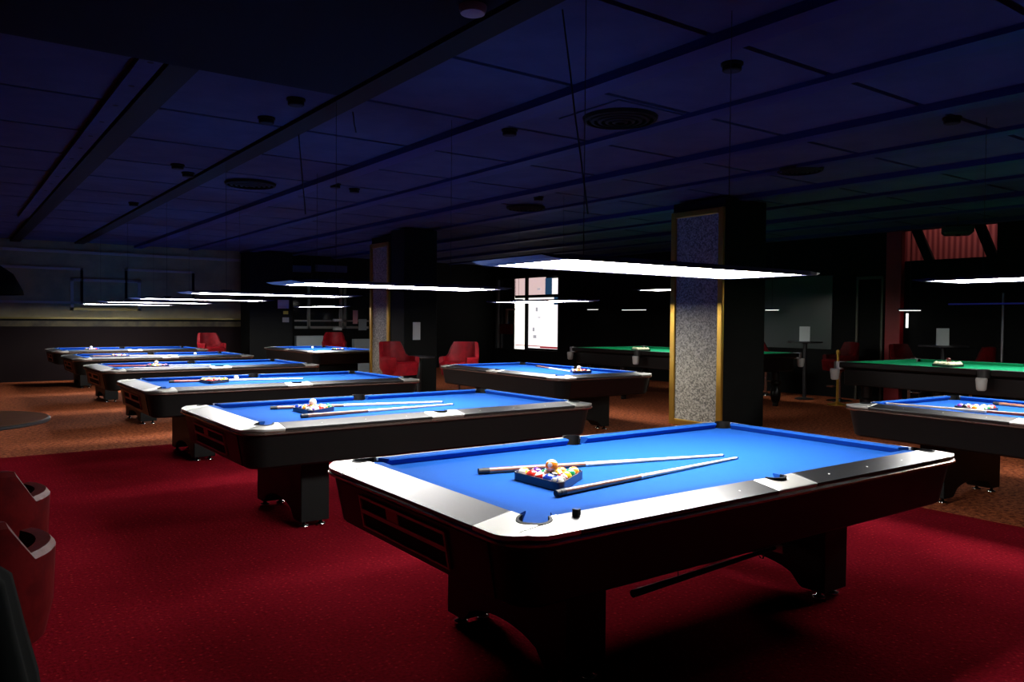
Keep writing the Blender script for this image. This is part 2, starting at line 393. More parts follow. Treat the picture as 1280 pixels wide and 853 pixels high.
TH = {1: -.0056, 2: .0105, 3: .0128, 4: .030, 5: .0187, 6: .0081}
TP = {1: (2.836, 2.669), 2: (2.854, 5.469), 3: (2.897, 8.400), 4: (2.991, 11.543), 5: (3.054, 14.709), 6: (3.091, 17.824)}
ROT = {8: (6.559, 8.389, -.017), 9: (6.68, 2.15, -.050), 10: (6.650, 16.253, .014)}
LAB = {1: 'nearest blue pool table with black cabinet and silver corners, in the foreground',
       2: 'second blue pool table in the left row, directly behind the foreground one',
       3: 'third blue pool table in the left row, with yellow and red balls near its end',
       4: 'fourth blue pool table in the left row, between the third and the fifth',
       5: 'fifth blue pool table in the left row, with a lone white ball at right',
       6: 'farthest blue pool table of the left row, just before the panelled grey wall',
       8: 'blue pool table turned crosswise in the middle, left of the mosaic column',
       9: 'blue pool table cut off by the right edge of the photo',
       10: 'small distant blue pool table behind the far column, below the glass partition'}
proto = pool_table(True); proto_plain = pool_table(False)
tables = {}
for k in (1, 2, 9):
    tables[k] = proto if k == 1 else copy_tree(proto)
for k in (3, 4, 5, 6, 8, 10):
    tables[k] = proto_plain if k == 3 else copy_tree(proto_plain)
for k, o in tables.items():
    if k in TP: o.location = (*TP[k], 0); o.rotation_euler.z = TH[k]
    else: o.location = (ROT[k][0], ROT[k][1], 0); o.rotation_euler.z = -PI/2 + ROT[k][2]
    tag(o, LAB[k], 'pool table', 'blue pool tables')

# ------------------------------------------------------------------ lamps over the tables
def lamp_proto(dif, cable=True):
    t = empty('table_lamp')
    LL, LW = .81, .265
    # frame: shallow tray, its ends drawn out to thin upturned noses
    MB().box(-LL-.006, LL+.006, LW, LW+.014, 0, .018).box(-LL-.006, LL+.006, -LW-.014, -LW, 0, .018).box(-LL-.006, LL+.006, -LW-.014, LW+.014, .016, .022).build('housing', M_house, t)
    for sx in (-1, 1):
        MB().loft([[(sx*LL, -LW-.014, 0), (sx*LL, LW+.014, 0), (sx*LL, LW+.014, .022), (sx*LL, -LW-.014, .022)],
                   [(sx*(LL+.07), -LW-.008, .003), (sx*(LL+.07), LW+.008, .003), (sx*(LL+.07), LW+.008, .017), (sx*(LL+.07), -LW-.008, .017)],
                   [(sx*(LL+.125), -LW+.01, .014), (sx*(LL+.125), LW-.01, .014), (sx*(LL+.125), LW-.01, .019), (sx*(LL+.125), -LW+.01, .019)]]).build('end_wing', M_house, t)
    for i in range(3):
        x0 = -LL + i*2*LL/3 + .007; MB().box(x0, x0+2*LL/3-.014, -LW+.003, LW-.003, .003, .0155).build('light_panel', dif, t)
    for sx in (-1, 1):
        MB().box(sx*.5-.045, sx*.5+.045, -.05, .05, .022, .046).build('mount', M_house, t, bevel=.004)
        if cable: MB().tube([(sx*.5, 0, .045), (sx*.5, 0, 3.035-1.66)], .002, 6).build('suspension_cable', M_wire, t)
    return t
LLAB = {1: 'large hanging lamp over the nearest blue table, with three bright panels', 2: 'long hanging lamp over the second blue table of the left row',
        3: 'hanging lamp over the third blue table of the left row', 4: 'hanging lamp over the fourth blue table of the left row',
        5: 'hanging lamp over the fifth blue table of the left row', 6: 'hanging lamp over the farthest blue table of the left row',
        8: 'hanging lamp over the crosswise blue table, in front of the bright window', 9: 'hanging lamp over the blue table at the right edge',
        10: 'small distant hanging lamp in front of the glass partition'}
lp0 = lamp_proto(M_lamp)
for k in (1, 2, 3, 4, 5, 6, 8, 9, 10):
    o = lp0 if k == 1 else copy_tree(lp0)
    o.location = (*tables[k].location[:2], 1.66); o.rotation_euler.z = tables[k].rotation_euler.z
    if k == 9: o.location.z = 1.755; o.location.y += .2
    tag(o, LLAB[k], 'lamp', 'lamps above the blue tables')

# ------------------------------------------------------------------ balls, racks, cues, chalk
BR = .0272
def tw(k, p):
    """table-top point"""
    return Vector(p)
ball_me = {}
def ball(k, loc, label, group, r=BR, m=None):
    key = (k, r)
    if key not in ball_me:
        o = MB().ico(r, 3).build('billiard_ball', m or ball_mat(k), None, True); ball_me[key] = o.data
    else:
        o = bpy.data.objects.new('billiard_ball', ball_me[key]); COL.objects.link(o)
    o.location = loc; o.rotation_euler = (random.uniform(0, 6), random.uniform(0, 6), random.uniform(0, 6))
    return tag(o, label, 'ball', group)
CN = {0: 'white cue', 1: 'solid yellow', 2: 'solid blue', 3: 'solid red', 4: 'solid purple', 5: 'solid orange', 6: 'solid green', 7: 'solid maroon', 8: 'black',
      9: 'yellow-striped', 10: 'blue-striped', 11: 'red-striped', 12: 'purple-striped', 13: 'orange-striped', 14: 'green-striped', 15: 'maroon-striped'}
def rack_me(name, m, r, hgt=.034, th=.008):
    """triangle frame pointing +X, centred on the ball cluster"""
    rowx = r*math.sqrt(3)
    apex = 4*rowx*2/3
    def tri(d):   # offset triangle around the ball centres
        R_ = apex + 2*d
        return [(R_*math.cos(a), R_*math.sin(a)) for a in (0, 2*PI/3, 4*PI/3)]
    def rounded(d, cr):
        T = tri(d); out = []
        for i, p in enumerate(T):
            a, c = Vector(T[i-1]), Vector(T[(i+1) % 3]); p = Vector(p)
            u, v = (a-p).normalized(), (c-p).normalized()
            k = cr/math.tan(PI/6)
            s, e = p+u*k, p+v*k; cen = p + (u+v).normalized()*cr*2
            a0 = math.atan2(s.y-cen.y, s.x-cen.x); a1 = math.atan2(e.y-cen.y, e.x-cen.x)
            while a1 < a0: a1 += 2*PI
            out += [(cen.x+cr*math.cos(a0+(a1-a0)*j/6), cen.y+cr*math.sin(a0+(a1-a0)*j/6)) for j in range(7)]
        return out
    b = MB().prism([rounded(r+.001+th, r*.8+th), rounded(r+.001, r*.8)], .0, hgt)
    return b.build(name, m, None, bevel=.0015)
def rack(loc, rz, table_name, where, m=M_rack, r=BR, z=BED, top=0, balls=None, ivory=False, hgt=.034):
    o = rack_me('ball_rack', m, r, hgt); o.location = (loc[0], loc[1], z+.0005); o.rotation_euler.z = rz
    tag(o, 'dark triangular ball rack on the %s' % table_name, 'ball rack', 'triangular racks on the tables')
    rowx = r*math.sqrt(3); pts = []
    for i in range(5):
        for j in range(5-i):
            pts.append((-2*rowx*2/3 + i*rowx, (j-(4-i)/2)*2*r))
    order = balls or random.sample(range(1, 16), 15)
    ca, sa = math.cos(rz), math.sin(rz); W = []
    for n_, (px, py) in enumerate(pts):
        X, Y = loc[0]+px*ca-py*sa, loc[1]+px*sa+py*ca; W.append((X, Y))
        kk = order[n_]
        if ivory: ball(100, (X, Y, z+r+.0005), 'ivory ball packed in the rack on the %s' % table_name, 'ivory balls on the %s' % table_name, r, M_ivory)
        else: ball(kk, (X, Y, z+r+.0005), '%s pool ball in the rack on the %s' % (CN[kk], table_name), 'pool balls on the %s' % table_name)
    if top is not None:
        a, b_, c = pts[6], pts[7], pts[10]
        px, py = (a[0]+b_[0]+c[0])/3, (a[1]+b_[1]+c[1])/3
        X, Y = loc[0]+px*ca-py*sa, loc[1]+px*sa+py*ca
        zz = z+r+.0005 + 2*r*math.sqrt(2/3)
        if ivory: ball(101, (X, Y, zz), 'dark ball lying on top of the ivory rack on the %s' % table_name, 'ball topping each rack', r, mat('dark red ball', raw=(.06, .01, .01), rough=.1))
        else: ball(top, (X, Y, zz), '%s ball resting on top of the rack on the %s' % (CN[top], table_name), 'ball topping each rack')
    return o
def cue(p0, p1, label, butt=M_butt, z=BED, length=None):
    """butt end at p0, tip towards p1"""
    d = Vector((p1[0]-p0[0], p1[1]-p0[1])); L = length or d.length; a = math.atan2(d.y, d.x)
    t = empty('pool_cue', (p0[0], p0[1], z+.0006), a)
    rad = lambda x: .0145 - (.0145-.0062)*x/L
    def seg(x0, x1, name, m, par=t, e=1.0, n=12):
        pts = [(x0+(x1-x0)*i/n, 0, 0) for i in range(n+1)]
        rings = []
        for x, _, _ in pts:
            r_ = rad(x)*e; rings.append([(x, r_*math.cos(2*PI*k/14), rad(x)+r_*math.sin(2*PI*k/14)) for k in range(14)])
        return MB().loft(rings).build(name, m, par, 'angle')
    seg(0, .022, 'bumper', M_rubber, t, .93, 3); bt = seg(.022, L*.40, 'butt', butt); seg(.022, .05, 'butt_cap', M_rubber, bt, 1.02, 3)
    seg(L*.40, L*.41, 'joint_collar', M_ferr, t, 1.02, 2); sh = seg(L*.41, L-.03, 'shaft', M_shaft); seg(L-.03, L-.010, 'ferrule', M_ferr, sh, 1, 2); seg(L-.010, L, 'tip', M_tip, sh, .98, 2)
    return tag(t, label, 'cue', 'pool cues lying on the tables')

# table 1
rack((2.085, 2.575), R(2), 'nearest blue table', '', top=13, balls=[10, 2, 11, 3, 9, 15, 8, 14, 12, 1, 9, 10, 6, 5, 13], hgt=.036)
cue((1.92, 2.889), (3.222, 2.583), 'brown and maple cue behind the rack on the nearest blue table')
cue((1.925, 2.35), (3.221, 2.497), 'brown and maple cue in front of the rack on the nearest blue table')
ch = MB().box(-.011, .011, -.011, .011, 0, .022).build('chalk_cube', M_chalk, None, bevel=.0015); ch.location = (1.722, 1.992, TZ-.0045); ch.rotation_euler.z = .3
tag(ch, 'small black chalk cube on the near rail of the nearest table', 'chalk')
MB().lathe([(.0075, .0212), (.0075, .0225)], (0, 0), 12).build('chalk_face', M_chalkb, ch)
# table 2
rack((2.19, 5.50), R(4), 'second blue table', '', top=0, hgt=.032)
cue((1.976, 5.80), (3.339, 5.56), 'cue behind the rack on the second blue table')
cue((1.985, 5.20), (3.316, 5.36), 'cue in front of the rack on the second blue table')
# table 3
rack((2.29, 8.50), R(5), 'third blue table', '', top=None, m=M_rackb, balls=[3, 11, 9, 1, 9, 7, 3, 9, 1, 15, 13, 5, 1, 9, 1])
cue((1.90, 8.72), (3.30, 8.56), 'red-butted cue lying beside the balls on the third blue table', M_buttr)
ball(0, (2.60, 8.74, BED+BR), 'white cue ball right of the rack on the third blue table', 'lone cue balls')
# table 4
rack((2.33, 11.42), R(4), 'fourth blue table', '', top=0)
cue((1.74, 11.85), (3.10, 11.60), 'cue lying behind the rack on the fourth blue table', M_buttr)
cue((1.95, 11.15), (3.32, 11.25), 'pale cue on the near side of the fourth blue table')
# table 5
rack((2.39, 14.58), R(3), 'fifth blue table', '', top=None)
ball(0, (3.66, 14.75, BED+BR), 'lone white cue ball near the right end of the fifth blue table', 'lone cue balls')
cue((2.0, 14.95), (3.40, 14.85), 'cue behind the rack on the fifth blue table')
# table 6
rack((2.38, 17.60), R(3), 'farthest blue table', '', top=0)
# table 8
rack((6.70, 7.73), R(88), 'crosswise blue table', '', top=0)
cue((7.02, 9.05), (6.75, 7.92), 'cue pointing at the rack on the crosswise blue table', length=1.12)
# table 9
rack((6.53, 2.79), R(92), 'right edge table', '', top=None, m=M_rackb, balls=[3, 11, 6, 14, 9, 1, 10, 2, 5, 13, 7, 15, 12, 8, 4])
cue((6.135, 2.05), (6.10, 3.30), 'cue lying along the near cushion of the right edge table', M_buttr, z=TZ+.001)
cue((7.20, 2.95), (7.06, 1.75), 'cue butt just inside the right edge of the photo', M_butt)
# table 10
rack((6.80, 15.75), R(88), 'distant blue table', '', top=None)
ball(0, (6.72, 16.9, BED+BR), 'white cue ball at the left end of the distant blue table', 'lone cue balls')

# bridge stick stored under the nearest table
b = empty('mechanical_bridge'); tag(b, 'long dark bridge stick slung below the nearest pool table', 'bridge stick')
MB().tube([(2.42, 2.42, .225), (3.50, 2.47, .235)], [.017, .010], 12).build('shaft', M_rubber, b, 'angle')
MB().box(3.50, 3.515, 2.42, 2.52, .215, .255).build('bridge_head', M_steel, b)
for x in (2.72, 3.36):
    MB().tube([(x, 2.435, .49), (x, 2.43, .24), (x, 2.437, .2125), (x, 2.452, .2115), (x, 2.465, .225)], .003, 6).build('hook', M_rubber, b)

# ------------------------------------------------------------------ green pyramid / snooker tables
GZ = .90
def green_table():
    t = empty('snooker_table')
    L, W = 1.86, .99
    MB().loft([rrect(L-.11, W-.11, .05, GZ-.30), rrect(L-.09, W-.09, .05, GZ-.29), rrect(L-.09, W-.09, .05, GZ-.10), rrect(L-.03, W-.03, .05, GZ-.07), rrect(L-.03, W-.03, .05, GZ-.045)]).build('cabinet', M_snk, t, 'angle')
    MB().box(-L+.12, L-.12, -W+.12, W-.12, GZ-.06, GZ-.04).build('bed_cloth', M_green, t)
    for sy in (-1, 1):
        for sx in (-1, 1):
            MB().box(*sorted((sx*.07, sx*(L-.09))), *sorted((sy*(W-.10), sy*W)), GZ-.07, GZ).build('side_rail', M_snk, t, bevel=.012)
            A = [(sx*.09, sy*(W-.10), GZ-.002), (sx*.10, sy*(W-.15), GZ-.006), (sx*.10, sy*(W-.13), GZ-.042), (sx*.09, sy*(W-.10), GZ-.042)]
            B = [(sx*(L-.15), sy*(W-.10), GZ-.002), (sx*(L-.19), sy*(W-.15), GZ-.006), (sx*(L-.18), sy*(W-.13), GZ-.042), (sx*(L-.15), sy*(W-.10), GZ-.042)]
            MB().loft([A, B]).build('cushion', M_green, t)
    for sx in (-1, 1):
        MB().box(*sorted((sx*(L-.10), sx*L)), -W+.09, W-.09, GZ-.07, GZ).build('end_rail', M_snk, t, bevel=.012)
        A = [(sx*(L-.10), -(W-.15), GZ-.002), (sx*(L-.15), -(W-.19), GZ-.006), (sx*(L-.13), -(W-.18), GZ-.042), (sx*(L-.10), -(W-.15), GZ-.042)]
        B = [(x, -y, z) for x, y, z in A]
        MB().loft([A, B]).build('cushion', M_green, t)
    for cx, cy in [(sx*(L-.06), sy*(W-.06)) for sx in (-1, 1) for sy in (-1, 1)] + [(0, -W+.01), (0, W-.01)]:
        p = MB().lathe([(.052, GZ-.10), (.066, GZ-.09), (.066, GZ+.004), (.050, GZ+.004), (.050, GZ-.05)], (cx, cy), 20).build('pocket', M_steel if cx else M_rubber, t, 'angle')
        ox, oy = (cx*(1+.035/abs(cx)) if cx else 0), cy*(1+.045/abs(cy))
        MB().lathe([(.035, GZ-.235), (.050, GZ-.22), (.060, GZ-.11), (.055, GZ-.09)], (ox, oy), 14).build('pocket_bag', M_net, p, True)
    for cx in (-L+.32, -.62, .62, L-.32):
        for sy in (-1, 1):
            cy = sy*(W-.27)
            MB().lathe([(.045, 0), (.05, .02), (.045, .05), (.072, .10), (.088, .20), (.072, .30), (.048, .34), (.085, .38), (.085, .42), (.06, .44), (.065, GZ-.29)], (cx, cy), 20).build('leg', M_snk, t, 'angle')
    return t
g1 = green_table(); g1.location = (10.60, 9.55, 0); g1.rotation_euler.z = -PI/2 - .02
tag(g1, 'green billiard table partly hidden behind the mosaic column', 'billiard table', 'green billiard tables')
g2 = copy_tree(g1); g2.location = (10.35, 3.92, 0); g2.rotation_euler.z = -PI/2 - .03
tag(g2, 'green billiard table at the right, behind the cut-off blue table', 'billiard table', 'green billiard tables')
rack((10.35, 10.25), R(90), 'green table behind the column', '', m=M_rackb, r=.033, z=GZ-.04, top=None, ivory=True, hgt=.03)
rack((10.35, 4.78), R(90), 'green table at the right', '', m=M_rackb, r=.033, z=GZ-.04, top=1, ivory=True, hgt=.03)
gl = lamp_proto(M_lampg)
gl.location = (10.7, 9.6, 1.98); gl.rotation_euler.z = -PI/2; tag(gl, 'slim lamp over the green table, partly hidden by the mosaic column', 'lamp', 'lamps above the green tables')
gl2 = copy_tree(gl); gl2.location = (10.35, 3.9, 1.93); tag(gl2, 'slim lamp over the green table at the right', 'lamp', 'lamps above the green tables')

# ------------------------------------------------------------------ room shell
X0, X1, Y0, Y1, CZ = -2.2, 13.6, -2.0, 19.7, 3.05
struct(MB().box(X0, 6.055, Y0, 9.25, -.03, 0).build('floor', M_rc))
struct(MB().box(6.055, X1, Y0, 9.25, -.03, 0).box(X0, X1, 9.25, Y1, -.03, 0).build('floor', M_bc))
struct(MB().box(X0, 6.4, Y1, Y1+.1, 0, CZ+.1).build('wall_back', M_wallg))
struct(MB().box(6.4, X1, Y1, Y1+.1, 0, CZ+.1).build('wall_back', M_wall))
struct(MB().box(X0-.1, X0, Y0, Y1, 0, CZ+.1).build('wall_left', M_wall))
struct(MB().box(X0, X1, Y0-.1, Y0, 0, CZ+.1).build('wall_near', M_wall))
# right wall with two openings (bright window far, shutter opening high up)
WA = (16.60, 19.58, .55, 2.62); WB = (5.58, 7.13, 2.49, 3.02)
rw = MB()
rw.box(X1, X1+.12, WA[1], Y1+.1, 0, CZ+.1).box(X1, X1+.12, WA[0], WA[1], 0, WA[2]).box(X1, X1+.12, WA[0], WA[1], WA[3], CZ+.1)
rw.box(X1, X1+.12, WB[1], WA[0], 0, CZ+.1).box(X1, X1+.12, WB[0], WB[1], 0, WB[2]).box(X1, X1+.12, WB[0], WB[1], WB[3], CZ+.1).box(X1, X1+.12, Y0, WB[0], 0, CZ+.1)
struct(rw.build('wall_right', M_wall))
# ceiling: slab with separate tiles, dark strips and thin joints
cb = MB()
xs_ = [1.24+1.2*k for k in range(-3, 11)]; ys_ = [.57+1.21*k for k in range(-3, 17)]
for i in range(len(xs_)-1):
    for j in range(len(ys_)-1):
        a, b_, c, d = xs_[i]+.09, xs_[i+1]-.09, ys_[j]+.024, ys_[j+1]-.024
        a, b_, c, d = max(a, X0), min(b_, X1), max(c, Y0), min(d, Y1)
        if b_-a > .05 and d-c > .05: cb.box(a, b_, c, d, CZ, CZ+.03)
ce = cb.build('ceiling', M_ceil); struct(ce)
struct(MB().box(X0, X1, Y0, Y1, CZ+.03, CZ+.1).build('ceiling', M_beam))
for i, x in enumerate(xs_):
    if x < X0+.1 or x > X1-.1: continue
    dd = .06 if i % 2 else .035
    struct(MB().box(x-.09, x+.09, Y0, Y1, CZ-dd, CZ+.02).build('trim_%d' % (i+1), M_beam if x < 3 else M_beamb))
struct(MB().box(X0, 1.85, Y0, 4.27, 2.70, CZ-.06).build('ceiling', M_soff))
# perforated pale rail beside the first dark strip
pr = struct(MB().box(.99, 1.13, 4.27, 15.0, CZ-.045, CZ+.01).build('trim_20', M_ceil))
b = MB()
for k in range(12): b.lathe([(.02, CZ-.047), (.02, CZ-.044)], (1.06, 4.7+.62*k), 10)
struct(b.build('trim_21', M_recess))

# ------------------------------------------------------------------ back wall panelling
YW = Y1
def strip(name, pts, m, y=YW, d=.04):
    return struct(MB().box(pts[0], pts[1], y-d, y, pts[2], pts[3]).build(name, m))
struct(MB().box(X0, 6.12, YW-.03, YW, 0, 1.20).build('baseboard_back', M_wain))
bx_ = lambda u, v: at(u, v, y=YW-.02)
def frame(u0, u1, v0, v1, w_, mt_, ms_, mb_, n_):
    a, b2 = bx_(u0, v0), bx_(u1, v1); x0, x1, z1, z0 = a.x, b2.x, a.z, b2.z
    strip('trim_%d' % n_, (x0, x1, z1-w_, z1), mt_); strip('trim_%d' % (n_+1), (x0, x1, z0, z0+w_), mb_)
    strip('trim_%d' % (n_+2), (x0, x0+w_, z0, z1), ms_); strip('trim_%d' % (n_+3), (x1-w_, x1, z0, z1), ms_)
frame(88, 176, 348, 389, .06, M_mold, M_mold, M_goldp, 30)
frame(-30, 104, 330, 380, .05, M_mold, M_wall, M_mold, 34)
frame(156, 243, 336, 378, .05, M_mold, M_wall, M_mold, 38)
strip('trim_42', (X0, bx_(309, 325).x, 2.80, 2.86), M_mold)
strip('trim_43', (X0, bx_(309, 400).x, 1.355, 1.39), M_goldp, d=.06)
strip('trim_44', (bx_(305, 400).x, bx_(310, 400).x, 1.33, 1.85), M_goldp, d=.05)
mw = mat('mottled olive band', raw=(.06, .05, .02), rough=.7); noise_mix(mw, (.035, .028, .014), (.085, .070, .028), 3, 5)
strip('trim_45', (X0, bx_(310, 404).x, 1.19, 1.31), mw, d=.035)
strip('trim_47', (X0, bx_(310, 404).x, 1.31, 1.355), M_wall, d=.032)
strip('trim_46', (bx_(309, 330).x-.05, bx_(309, 330).x, 1.85, 2.86), M_mold)

# dark pillars
def block(name, u0, u1, x, y, dpt, m, label, cat, z=CZ-.04, **k):
    o = MB().box(0, u1-u0, 0, dpt, 0, z).build(name, m, None, bevel=.01); o.location = (x, y, 0); return tag(o, label, cat)
a = at(312, 400, y=18.9).x; b2 = at(366, 400, y=18.9).x
block('pillar', a, b2, a, 18.9, .7, M_wall, 'broad black pillar at the right end of the grey panelled wall', 'pillar')
# notices on that pillar
def plate(name, u0, u1, v0, v1, m, label, cat, y=None, x=None, th=.01):
    if y is not None:
        a, c = at(u0, v0, y=y), at(u1, v1, y=y); o = MB().box(a.x, c.x, y-th, y, min(a.z, c.z), max(a.z, c.z)).build(name, m)
    else:
        a, c = at(u0, v0, x=x), at(u1, v1, x=x); o = MB().box(x-th, x, min(a.y, c.y), max(a.y, c.y), min(a.z, c.z), max(a.z, c.z)).build(name, m)
    return tag(o, label, cat)
plate('notice', 347, 361, 375, 386, mat('pale lilac paper', raw=(.42, .36, .44), rough=.7), 'pale square notice on the broad black pillar', 'notice', y=18.895)
plate('notice', 354, 360, 389, 393, mat('yellow paper', raw=(.35, .30, .03), rough=.7), 'tiny yellow notice below the pale one on the black pillar', 'notice', y=18.895)
plate('notice', 353, 361, 397, 403, mat('grey paper', raw=(.16, .16, .18), rough=.7), 'tiny grey notice lowest on the black pillar', 'notice', y=18.895)

# glass partition right of the pillar
yp = 19.64
gp = MB(); 
def barp(u0, u1, v0, v1, d=.05):
    a, c = at(u0, v0, y=yp), at(u1, v1, y=yp); gp.box(a.x, c.x, yp-d, yp, min(a.z, c.z), max(a.z, c.z))
barp(368, 460, 352, 354); barp(384, 387, 354, 411); barp(424, 427, 354, 411); barp(429, 432, 354, 411); barp(368, 460, 400, 402.5); barp(368, 460, 408, 411)
w1 = struct(gp.build('window_2', M_steel))
a, c = at(366, 354, y=yp+.02), at(462, 411, y=yp+.02)
MB().box(a.x, c.x, yp+.0, yp+.02, c.z, a.z).build('pane', M_glassd, w1)
plate('counter_front', 368, 402, 420, 467, M_pale, 'pale grey-green counter front behind the distant blue table', 'counter', y=19.2, th=.15)
plate('counter_front', 440, 461, 424, 467, M_pale, 'short pale counter front beside the far mosaic column', 'counter', y=19.1, th=.15)
plate('notice', 441, 447, 388, 405, mat('pink paper', raw=(.50, .26, .30), rough=.7), 'narrow pink poster beside the far mosaic column', 'poster', y=19.5)
plate('notice', 448, 458, 399, 413, M_pale, 'pale grey poster touching the far mosaic column', 'poster', y=19.5)
for k, (u0, u1, v0, v1) in enumerate(((416, 425, 399, 402), (416, 425, 409.5, 413))):
    plate('storage_box', u0, u1, v0, v1, M_card, ('upper' if k == 0 else 'lower') + ' pale box on the ledge of the glass partition', 'box', y=19.55, th=.12)
plate('blue_reflection', 348, 388, 331, 341, mat('blue grey reflection', raw=(.05, .06, .11), rough=.3), 'dim bluish left reflection high above the glass partition', 'panel', y=19.55, th=.05)  # bluish reflection put in as two flat coloured plates
plate('blue_reflection', 394, 433, 331, 341, mat('blue grey reflection'), 'dim bluish right reflection high above the glass partition', 'panel', y=19.55, th=.05)

# ------------------------------------------------------------------ mosaic columns
def column(x, y, wx, wy, zt, zp, label):
    t = empty('column', (x, y, 0))
    MB().box(0, wx, 0, wy, 0, zt).build('shaft', M_wall, t, bevel=.01)
    f = .085
    MB().box(-.018, .0, f, wy-f, f, zp).build('mosaic_panel', M_colm, t)
    g = MB().box(-.045, 0, 0, f, 0, zp+f).box(-.045, 0, wy-f, wy, 0, zp+f).box(-.045, 0, f, wy-f, 0, f).box(-.045, 0, f, wy-f, zp, zp+f).build('brass_frame', M_gold, t, bevel=.012)
    return tag(t, label, 'column', 'columns with mosaic panels')
column(8.1, 6.52, .84, .89, CZ-.04, 2.80, 'square column with a brass-framed mosaic panel behind the nearest table')
column(6.9, 13.45, .8, .82, CZ-.04, 2.80, 'distant mosaic column with brass edges beside the red bar chair')
# dark pillar between the two red bar chairs
a = at(505, 400, y=12.3).x; b2 = at(546, 400, y=12.3).x
block('pillar', a, b2, a, 12.3, .5, mat('charcoal pillar', raw=(.004, .005, .005), rough=.6, spec=.15), 'charcoal pillar between the two bright red bar chairs', 'pillar')
plate('notice', 516, 525, 403, 425, M_card, 'pale upright card on the charcoal pillar', 'notice', y=12.295)

# ------------------------------------------------------------------ right wall things
win = empty('window_1', (X1, WA[0], 0)); struct(win)
def wb(name, u0, u1, v0, v1, m, x=X1+.10, d=.02):
    a, c = at(u0, v0, x=x), at(u1, v1, x=x)
    o = MB().box(0, d, min(a.y, c.y), max(a.y, c.y), min(a.z, c.z), max(a.z, c.z)).build(name, m, win)
    o.matrix_parent_inverse = Matrix.Translation((-X1, -WA[0], 0)); o.location = (x, 0, 0); return o
wb('dark_pane', 620, 644, 346, 439, M_glassd)
wb('upper_pane', 643.5, 681.5, 347, 371, M_pink); wb('lower_pane', 643.5, 658, 371, 437, M_warm); wb('lower_pane', 658, 697, 371, 437, M_white)
wb('upper_pane', 690, 697, 348, 371, M_white); wb('blue_panel', 681.5, 690, 348, 371, M_bstr); wb('blue_panel', 692.5, 697, 371, 381, M_bstr, X1+.09)
wb('red_band', 644, 675, 431, 433.5, M_rstr, X1+.085); wb('red_band', 675, 697, 433, 436.5, M_rstr, X1+.085)
for (u, v, w_, h_) in ((671, 387, 2.5, 5), (674, 397, 3, 1.2), (667, 412, 2.5, 5), (668.5, 421, 4, 4), (673.5, 361.5, 4, 2)):
    wb('print_mark', u-w_/2, u+w_/2, v-h_/2, v+h_/2, mat('faded print', raw=(.3, .3, .33), rough=.8, emit=(.5, .5, .54), estr=.8), X1+.085, .004)
wb('window_frame', 620, 622, 346, 439, M_steel, X1+.0, .08); wb('mullion', 656.3, 658.2, 346, 441, M_wall, X1-.02, .06); wb('mullion', 643.8, 697.5, 369.5, 371.5, M_wall, X1-.01, .05)
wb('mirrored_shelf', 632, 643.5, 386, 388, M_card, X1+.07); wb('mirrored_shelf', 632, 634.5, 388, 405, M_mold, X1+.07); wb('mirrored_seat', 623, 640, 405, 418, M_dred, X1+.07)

# door and panels
d1 = struct(MB().box(X1-.05, X1, at(1105, 400, x=X1).y, at(1102.5, 400, x=X1).y, 0, 2.2).box(X1-.05, X1, at(1074, 400, x=X1).y, at(1071.5, 400, x=X1).y, 0, 2.2).box(X1-.05, X1, at(1105, 400, x=X1).y, at(1071.5, 400, x=X1).y, 2.2, 2.25).build('door_1', mat('dull door metal', raw=(.07, .065, .05), rough=.5, metal=.5)))
MB().box(X1-.02, X1-.005, at(1102.5, 400, x=X1).y, at(1074, 400, x=X1).y, 0, 2.2).build('door_glass', M_wall, d1)
struct(MB().box(X1-.03, X1, at(1041, 400, x=X1).y, 10.6, .9, 2.3).build('window_3', M_glassg))
a = at(1106, 400, x=13.47).y; c = at(1125, 400, x=13.47).y
o = MB().box(13.47, 13.6, c, a, 0, CZ-.04).build('pillar', mat('dark red paint', raw=(.30, .006, .012), rough=.5), None, bevel=.01); tag(o, 'narrow dark red pillar left of the high shutter opening', 'pillar')
struct(MB().box(X1-.03, X1, at(1253, 400, x=X1).y-.03, at(1253, 400, x=X1).y, .7, 1.9).build('trim_50', M_steel))
# shutter opening, high on the right wall
op = struct(MB().box(X1+1.3, X1+1.4, WB[0]-.3, WB[1]+.9, 2.0, 4.3).box(X1+.12, X1+1.4, WB[0]-.4, WB[0]-.3, 2.0, 4.3).box(X1+.12, X1+1.4, WB[1]+.9, WB[1]+1.0, 2.0, 4.3).box(X1+.12, X1+1.4, WB[0]-.4, WB[1]+1, 4.3, 4.4).build('wall_recess', M_wall))
sh = tag(MB().box(X1+1.2, X1+1.25, WB[0]-.3, WB[1]+.9, 2.3, 4.2).build('roller_shutter', M_corr), 'red corrugated shutter seen through the high opening at the right', 'shutter')
for p, (u0, v0, u1, v1) in enumerate(((1144, 284, 1163, 328), (1224, 280, 1243, 326))):
    a, c = at(u0, v0, x=X1+.05), at(u1, v1, x=X1+.05)
    struct(MB().loft([[(X1+.02, a.y-.08, a.z), (X1+.02, a.y+.08, a.z), (X1+.09, a.y+.08, a.z), (X1+.09, a.y-.08, a.z)], [(X1+.02, c.y-.08, c.z), (X1+.02, c.y+.08, c.z), (X1+.09, c.y+.08, c.z), (X1+.09, c.y-.08, c.z)]]).build('trim_%d' % (52+p), M_wall))
def area(name, loc, rot, sx, sy, e, col):
    d = bpy.data.lights.new(name, 'AREA'); d.shape = 'RECTANGLE'; d.size = sx; d.size_y = sy; d.energy = e; d.color = col
    o = bpy.data.objects.new(name, d); COL.objects.link(o); o.location = loc; o.rotation_euler = rot; return o
area('shutter_light', (X1+.55, 6.4, 4.2), (0, R(-25), 0), .3, 1.8, 14, (1, .72, .68))

